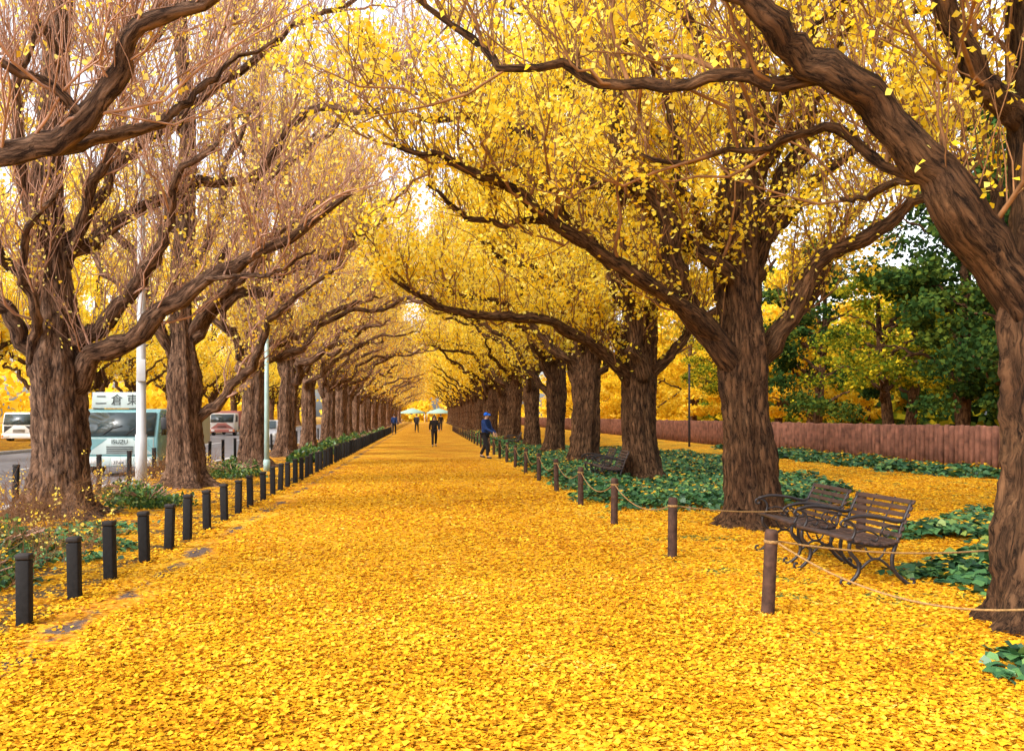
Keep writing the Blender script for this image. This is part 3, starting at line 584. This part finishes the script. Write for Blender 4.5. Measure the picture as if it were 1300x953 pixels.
for i,(x,y,lb) in enumerate([(4.2,8.78,'nearest dark slatted bench with scrolled iron arms, facing the path'),(4.22,10.0,'second dark slatted bench, just behind the nearest one'),(4.2,20.2,'small looking bench on the ivy edge in front of the third right tree'),(4.2,21.5,'bench just beyond the mid distance one on the ivy edge'),(4.2,42,'far off bench by the path before the thin right trunks')]):
    o=b0 if i==0 else copy_tree(b0); o.location=(x,y,0); o.rotation_euler=(0,0,-PI/2+(.06 if i==0 else -.04)); tag(o,lb,'bench','park benches beside the path')

# ---------------------------------------------------------------- fence
root=empty('picket_fence',(15.6,0,0),0,'dark red log picket fence separating the park woodland','fence')
m=MB(); y=17.0; rg=np.random.default_rng(8); mrest=MB()
while y<150:
    h=1.3+rg.normal(0,.015); r=.088; mm=m if y<45 else mrest; dx=rg.normal(0,.015)
    mm.tube([(dx,y,-.05),(dx,y,.5),(dx*.5,y,h-.04),(dx*.5,y,h-.01),(dx*.5,y,h)],[r,r,r,r*.75,r*.4],9 if y<45 else 5); y+=.25
m.build('near_pickets',M['fence'],root,True); mrest.build('far_pickets',M['fence'],root,True)
for z in(.35,1.0): MB().box(.10,.16,17,150,z-.05,z+.05).build('rail',M['fence'],root)

# ---------------------------------------------------------------- poles
root=empty('lamp_pole',(-5.9,18.4,0),0,'tall pale grey lamp pole right of the truck','lamp pole')
MB().tube([(0,0,-.1),(0,0,1.2),(0,0,1.21),(0,0,5),(.02,0,9.4)],[.12,.118,.1,.085,.06],16).build('shaft',M['pole'],root,True)
MB().tube([(0,0,0),(0,0,.05),(0,0,.06)],[.17,.17,.12],16).build('base',M['pole'],root,True)
MB().tube(catmull([(.02,0,9.3),(-.1,0,9.9),(-.7,0,10.3),(-1.5,0,10.35)],14),.04,8).build('arm',M['pole'],root,True)
MB().box(-2.1,-1.45,-.14,.14,10.26,10.4).build('lamp_head',M['white'],root,bevel=.04)
MB().box(-.06,.13,-.13,-.09,2.3,2.75).build('junction_box',M['pole'],root,bevel=.01)
root=empty('sign_pole',(-4.6,25.7,0),0,'thin pale teal pole beside the third left trunk','pole')
MB().tube([(0,0,-.1),(0,0,2),(0,0,3.9),(0,0,3.93)],[.075,.07,.06,.02],12).build('shaft',M['teal'],root,True)
MB().tube([(0,0,0),(0,0,.3),(0,0,.32)],[.1,.1,.07],12).build('base',M['teal'],root,True)
root=empty('thin_pole',(13.4,45,0),0,'slim dark pole in front of the far part of the red fence','pole')
MB().tube([(0,0,-.1),(0,0,4.1)],[.055,.045],10).build('shaft',M['char'],root,True)
MB().tube([(0,0,4.1),(0,0,4.14),(0,0,4.2)],[.05,.09,.04],10).build('cap',M['char'],root,True)

# ---------------------------------------------------------------- vehicles
def text(body,size,mat,parent,loc,name='lettering',rz=0,w=None):
    try:
        cu=bpy.data.curves.new(name,'FONT'); cu.body=body; cu.size=size; cu.align_x='CENTER'; cu.align_y='CENTER'; cu.extrude=.004
        to=bpy.data.objects.new('tmp',cu); C.objects.link(to); dg=bpy.context.evaluated_depsgraph_get(); dg.update()
        me=bpy.data.meshes.new_from_object(to.evaluated_get(dg)); bpy.data.objects.remove(to)
        me.materials.clear(); me.materials.append(mat); me.name=name
        o=bpy.data.objects.new(name,me); C.objects.link(o); o.parent=parent; o.location=loc; o.rotation_euler=(PI/2,0,rz)
        return o
    except Exception as e: print('text',e)
def wheel(parent,x,y,r,w,name='wheel'):
    e=MB(); xs=[-w/2,-w/2,-w*.35,w*.35,w/2,w/2]; R=[r*.62,r*.9,r,r,r*.9,r*.62]; e.tube([(x+a*1.0001+i*1e-4,y,r) for i,a in enumerate(xs)],R,24,cap=False)
    o=e.build(name,M['rubber'],parent,True); m=MB(); m.tube([(x-w*.42,y,r),(x-w*.3,y,r),(x+w*.3,y,r),(x+w*.42,y,r)],[r*.5,r*.63,r*.63,r*.5],20); m.build('rim',M['rim'],o,True); return o
def truck(loc,cab,low,cargo,label,sign=None,plate=None,brand=None,cargoh=1.9,blen=4.2,rz=0):
    root=empty('parked_truck',loc,rz,label,'truck'); W=1.06
    m=MB(); m.prism([(0,.42),(-.04,.7),(-.03,1.12),(.22,1.82),(.35,1.9),(1.55,1.9),(1.6,1.8),(1.6,.42)],-W,W); m.build('cab',cab,root,bevel=.05)
    MB().box(-W-.01,W+.01,-.14,.1,.28,.56).build('bumper',low,root,bevel=.03)
    m=MB(); m.prism([(-.052,1.13),(-.075,1.16),(.16,1.80),(.19,1.80)],-W+.1,W-.1); ws=m.build('windscreen',M['glass'],root)
    for sx in(-.5,.15):
        a=MB(); a.tube([(sx,-.085,1.15),(sx+.25,-.03,1.35),(sx+.55,-.0,1.42)],.012,6); a.build('wiper',M['black'],root)
    m=MB(); m.box(-.95,.95,-.055,-.035,.62,1.08); fp=m.build('front_panel',low,root,bevel=.008)
    for s in(-1,1):
        m=MB(); m.add([(s*.93,-.060,.64),(s*.93,-.060,1.06),(s*.35,-.060,1.06)],None,[(0,1,2)]); m.build('painted_wedge',cab if cab!=low else M['black'],fp)
    m=MB()
    for k in range(4): m.box(-.38,.38,-.075,-.057,.66+k*.055,.68+k*.055)
    m.build('grille',M['black'],root)
    for s in(-1,1):
        h=MB(); h.box(s*.76-.15,s*.76+.15,-.165,-.135,.36,.5); h.build('headlight',M['lampglass'],root,bevel=.01)
        h=MB(); h.box(s*.99-.05,s*.99+.05,-.16,-.12,.36,.5); h.build('indicator',M['amber'],root,bevel=.01)
        h=MB(); h.tube(catmull([(s*W,.1,1.2),(s*(W+.16),-.1,1.3),(s*(W+.2),-.12,1.7),(s*W,.15,1.78)],14),.013,6); mi=h.build('mirror_arm',M['black'],root,True)
        h=MB(); h.box(s*(W+.2)-.09,s*(W+.2)+.09,-.15,-.1,1.32,1.66); h.build('mirror',M['black'],mi,bevel=.02)
        h=MB(); h.prism([(.3,1.15),(.45,1.75),(1.2,1.75),(1.2,1.15)],s*W+(0 if s>0 else -.006),s*W+(.006 if s>0 else 0)); h.build('side_window',M['glass'],root)
        for yy in(.75,blen+.4): wheel(root,s*.9,yy,.4,.24)
    MB().box(-W-.03,W+.03,1.75,1.75+blen,.75,cargoh).build('cargo_box',cargo,root,bevel=.02)
    MB().box(-.45,.45,.3,1.75+blen-.2,.45,.74).build('chassis',M['black'],root)
    if plate:
        p=MB().box(-.2,.2,-.165,-.142,.32,.5).build('number_plate',M['white'],root,bevel=.004); text(plate,.13,M['ink'],p,(0,-.168,.39))
    if brand: text(brand,.17,M['ink'],fp,(0,-.08,.97))
    if sign:
        s_=MB().prism([(.28,1.92),(.34,2.38),(.40,2.38),(.42,1.92)],-.92,.52).build('roof_sign',M['mint'],root,bevel=.012)
        for k,ch in enumerate(sign):
            o=text(ch,.34,M['ink'],s_,(-.66+.45*k,.300,2.14)); 
            if o: o.rotation_euler=(PI/2-.12,0,0)
    return root
truck((-8.6,25,-.12),M['tealp'],M['mint'],M['mint'],'teal and mint truck with lettered roof board parked behind the left tree',sign='二倉東',plate='37-64',brand='ISUZU')
truck((-17.2,75,-.12),M['white'],M['redp'],M['redp'],'white and red truck farther along the road between left trunks',cargoh=2.1)
truck((-25.2,55,-.12),M['white'],M['white'],M['white'],'small white truck at the far left edge',cargoh=1.4)
def car(loc,rz,col,label):
    root=empty('parked_car',loc,rz,label,'car','cars on the road'); W=.84
    MB().prism([(-2.1,.3),(-2.15,.55),(-2.0,.78),(-1.1,.93),(1.75,.97),(2.1,.9),(2.15,.4),(2.1,.25)],-W,W).build('body',col,root,bevel=.07)
    m=MB(); pr=[(-1.15,.9),(-.45,1.42),(1.2,1.45),(1.95,.93)]; V=[(-W+.04+(0 if z<1 else .14),y,z) for y,z in pr]+[(W-.04-(0 if z<1 else .14),y,z) for y,z in pr]
    m.add(V,[(0,1,5,4),(1,2,6,5),(2,3,7,6),(0,4,7,3),(0,3,2,1),(4,5,6,7)]); cb=m.build('cabin',col,root,bevel=.05)
    m=MB(); m.add([(-.66,-1.06,.99),(.66,-1.06,.99),(.56,-.53,1.385),(-.56,-.53,1.385)],[(0,1,2,3)]); 
    for v in m.V: v[:,1]-=.045; v[:,2]+=.03
    m.build('windscreen',M['glass'],root)
    for s in(-1,1):
        m=MB(); x=s*(W-.03); x2=s*(W-.15); m.add([(x+s*.008,-.85,.99),(x+s*.008,1.7,.99),(x2+s*.012,1.15,1.39),(x2+s*.012,-.42,1.38)],[(0,1,2,3)]); m.build('side_window',M['glass'],root)
        MB().box(s*.62-.16,s*.62+.16,-2.16,-2.08,.58,.72).build('headlight',M['lampglass'],root,bevel=.02)
        MB().box(s*.93-.07,s*.93+.07,-.85,-.75,.93,1.05).build('mirror',col,root,bevel=.02)
        for yy in(-1.35,1.35): wheel(root,s*.76,yy,.31,.19)
    MB().box(-.4,.4,-2.165,-2.12,.4,.52).build('grille',M['black'],root)
    MB().box(-.17,.17,-2.19,-2.17,.28,.38).build('number_plate',M['white'],root)
car((-8.9,50,-.12),0,M['silver'],'silver car seen between the third and fourth left trunks')
car((-16,82,-.12),PI,M['white'],'white car far along the opposite lane')

# ---------------------------------------------------------------- people
def skin(name,nodes,edges,mat,parent,root,sub=2):
    ids=list(nodes); me=bpy.data.meshes.new(name); me.from_pydata([nodes[i][0] for i in ids],[(ids.index(a),ids.index(b)) for a,b in edges],[]); o=bpy.data.objects.new(name,me); C.objects.link(o)
    o.modifiers.new('s','SKIN').use_smooth_shade=True
    for k,i in enumerate(ids):
        d=me.skin_vertices[0].data[k]; r=nodes[i][1]; d.radius=r if isinstance(r,tuple) else (r,r); d.use_root=(i==root)
    s=o.modifiers.new('u','SUBSURF'); s.levels=sub; s.render_levels=sub
    dg=bpy.context.evaluated_depsgraph_get(); dg.update(); m2=bpy.data.meshes.new_from_object(o.evaluated_get(dg)); bpy.data.objects.remove(o); bpy.data.meshes.remove(me)
    m2.materials.clear(); m2.materials.append(mat); m2.name=name; q=bpy.data.objects.new(name,m2); C.objects.link(q); q.parent=parent; return q
def person(loc,rz,label,coat,trou,stride=.25,armf=.2,lean=0.0,hat=None,s=1.0,arms=None):
    root=empty('person',loc,rz,label,'person','people walking on the path'); root.scale=(s,s,s)
    ly=lambda z:-lean*max(0,z-.9)
    J={}
    J['pel']=((0,0,.93),.12);J['spi']=((0,ly(1.12),1.12),.115);J['che']=((0,ly(1.32),1.32),.14);J['nk']=((0,ly(1.46),1.46),.055);J['jaw']=((0,ly(1.53)-.02,1.53),.06);J['hd']=((0,ly(1.6)-.012,1.6),.082);J['tp']=((0,ly(1.66),1.665),.06);J['nose']=((0,ly(1.58)-.115,1.575),.014)
    E=[('pel','spi'),('spi','che'),('che','nk'),('nk','jaw'),('jaw','hd'),('hd','tp'),('hd','nose')]
    for sd,nm in((-1,'l'),(1,'r')):
        sw=armf*sd if arms is None else arms[0 if sd<0 else 1]
        sh=(sd*.185,ly(1.38),1.385); el=(sd*.235,ly(1.1)-sw*.45,1.11); wr=(sd*.225,ly(1.0)-sw*1.1-.05,.88+abs(sw)*.25)
        J['sh'+nm]=(sh,.06);J['el'+nm]=(el,.042);J['wr'+nm]=(wr,.028);J['pa'+nm]=((wr[0],wr[1]-.02,wr[2]-.06),(.038,.02))
        E+=[('che','sh'+nm),('sh'+nm,'el'+nm),('el'+nm,'wr'+nm),('wr'+nm,'pa'+nm)]
        for f in range(4):
            a=(wr[0]+sd*0.0,wr[1]-.02+(f-1.5)*.02,wr[2]-.10); b=(wr[0]-sd*.012,wr[1]-.025+(f-1.5)*.021,wr[2]-.135-.012*(f in(1,2))); J['f%d%s'%(f,nm)]=(a,.009);J['g%d%s'%(f,nm)]=(b,.008); E+=[('pa'+nm,'f%d%s'%(f,nm)),('f%d%s'%(f,nm),'g%d%s'%(f,nm))]
        J['th'+nm]=((wr[0]-sd*.01,wr[1]-.065,wr[2]-.07),.010);E+=[('pa'+nm,'th'+nm)]
        st=-stride*sd
        J['hi'+nm]=((sd*.09,0,.88),.085);J['kn'+nm]=((sd*.1,-st*.5-.05,.49),.056);J['an'+nm]=((sd*.1,-st+.04,.09+(.05 if st<0 else 0)),.038);J['to'+nm]=((sd*.12,-st-.13,.035),.032)
        E+=[('pel','hi'+nm),('hi'+nm,'kn'+nm),('kn'+nm,'an'+nm),('an'+nm,'to'+nm)]
    skin('body',J,E,M['skin'],root,'pel')
    K={k:J[k] for k in('pel','spi','che','nk','shl','ell','wrl','shr','elr','wrr')}
    K['pel']=((0,0,.86),(.185,.14));K['spi']=(J['spi'][0],(.165,.135));K['che']=(J['che'][0],(.175,.14));K['nk']=((0,J['nk'][0][1],1.45),.07)
    for nm in'lr':K['sh'+nm]=(J['sh'+nm][0],.08);K['el'+nm]=(J['el'+nm][0],.06);K['wr'+nm]=(J['wr'+nm][0],.046)
    skin('jacket',K,[('pel','spi'),('spi','che'),('che','nk')]+[e for nm in'lr' for e in(('che','sh'+nm),('sh'+nm,'el'+nm),('el'+nm,'wr'+nm))],coat,root,'pel')
    T={'pel':((0,0,.93),.13)}
    for nm in'lr':T['hi'+nm]=(J['hi'+nm][0],.1);T['kn'+nm]=(J['kn'+nm][0],.075);T['an'+nm]=(J['an'+nm][0],.058)
    skin('trousers',T,[('pel','hil'),('hil','knl'),('knl','anl'),('pel','hir'),('hir','knr'),('knr','anr')],trou,root,'pel')
    for nm in'lr':
        a=np.array(J['an'+nm][0]);t=np.array(J['to'+nm][0]); skin('shoe',{'a':((a[0],a[1]+.03,max(.045,a[2]-.04)),.045),'b':(tuple((a+t)/2-[0,0,.01]),.042),'c':(tuple(t+[0,-.02,0.005]),.036)},[('a','b'),('b','c')],M['black'],root,'a',1)
    hy=J['hd'][0][1]
    for sd in(-1,1):
        m=MB(); m.tube([(sd*.032,hy-.088,1.598),(sd*.032,hy-.092,1.598)],[.009,.006],8); m.build('eye',M['hair'],root,True)
    m=MB(); z=np.array([1.585,1.62,1.66,1.70,1.715]); m.tube([(0,hy+.018,a) for a in z],[.092,.101,.092,.055,.01],16); hc=m.build('hair' if not hat else 'cap',hat or M['hair'],root,True)
    if hat: m=MB(); m.tube([(0,hy-.06,1.625),(0,hy-.12,1.622),(0,hy-.17,1.612)],[.04,.035,.02],12); m.build('brim',hat,hc,True)
    return root
person((2.2,32.7,0),1.0,'person in blue cap and navy jacket stepping along the right edge',M['navy'],M['dark'],stride=.2,lean=.08,hat=M['blue'],s=1.0,arms=(.38,.25))
person((.45,45,0),.1,'person in a black coat walking toward the camera mid path',M['dark'],M['dark'],stride=.18,s=.93)
person((-.8,82,0),3.0,'distant person in dark clothes at the left of the centre walker',M['char'],M['dark'],s=1.0)
person((1.6,92,0),3.2,'distant person in dark clothes right of the centre walker',M['dark'],M['char'],s=1.0)
person((-2.6,74,0),3.1,'distant person in a navy coat near the left bollards',M['navy'],M['dark'],s=1.0)
person((1.1,110,0),.1,'farthest person in dark clothes near the white tent',M['char'],M['dark'],s=1.0)
for i,(x,y) in enumerate([(-3,205),(3.2,209)]):
    root=empty('white_tent',(x,y,0),0,['pale tent closing the avenue, left one','pale tent closing the avenue, right one'][i],'tent','pale tents at the end of the avenue')
    m=MB(); w=2.9; m.add([(-w,-w,2.3),(w,-w,2.3),(w,w,2.3),(-w,w,2.3),(0,0,3.3),(-w,-w,2.0),(w,-w,2.0),(w,w,2.0),(-w,w,2.0)],[(0,5,6,1),(1,6,7,2),(2,7,8,3),(3,8,5,0)],[(0,1,4),(1,2,4),(2,3,4),(3,0,4)]); m.build('canopy',M['tent'],root)
    for a in(-1,1):
        for b in(-1,1): MB().tube([(a*w*.97,b*w*.97,0),(a*w*.97,b*w*.97,2.25)],.05,8).build('leg',M['white'],root)

# ---------------------------------------------------------------- light, camera
el,rot=math.radians(42),math.radians(-125)
w=bpy.data.worlds.new('World'); scene.world=w; w.use_nodes=True; nt=w.node_tree; nt.nodes.clear()
sk=nt.nodes.new('ShaderNodeTexSky'); sk.sky_type='NISHITA'; sk.sun_disc=False; sk.sun_elevation=el; sk.sun_rotation=rot; sk.dust_density=4; sk.air_density=1
hs=nt.nodes.new('ShaderNodeHueSaturation'); hs.inputs['Saturation'].default_value=.25; hs.inputs['Value'].default_value=3.1
bg=nt.nodes.new('ShaderNodeBackground'); bg.inputs['Strength'].default_value=.15; ow=nt.nodes.new('ShaderNodeOutputWorld')
nt.links.new(sk.outputs[0],hs.inputs['Color']); nt.links.new(hs.outputs[0],bg.inputs[0]); nt.links.new(bg.outputs[0],ow.inputs[0])
ld=bpy.data.lights.new('sun','SUN'); ld.energy=2.6; ld.angle=math.radians(11); ld.color=(1,.93,.84); so=bpy.data.objects.new('sun',ld); C.objects.link(so)
d=Vector((math.sin(rot)*math.cos(el),math.cos(rot)*math.cos(el),math.sin(el))); so.rotation_euler=d.to_track_quat('Z','Y').to_euler()
cd=bpy.data.cameras.new('camera'); cam=bpy.data.objects.new('camera',cd); C.objects.link(cam); cam.location=(0,0,H0); cam.rotation_euler=(PI/2,0,0)
cd.sensor_width=36; cd.lens=36*F/1300; cd.shift_x=(650-VX)/1300; cd.shift_y=(VY-476.5)/1300; cd.clip_end=2000; scene.camera=cam
scene.view_settings.view_transform='Standard'; scene.view_settings.look='None'; scene.view_settings.exposure=0
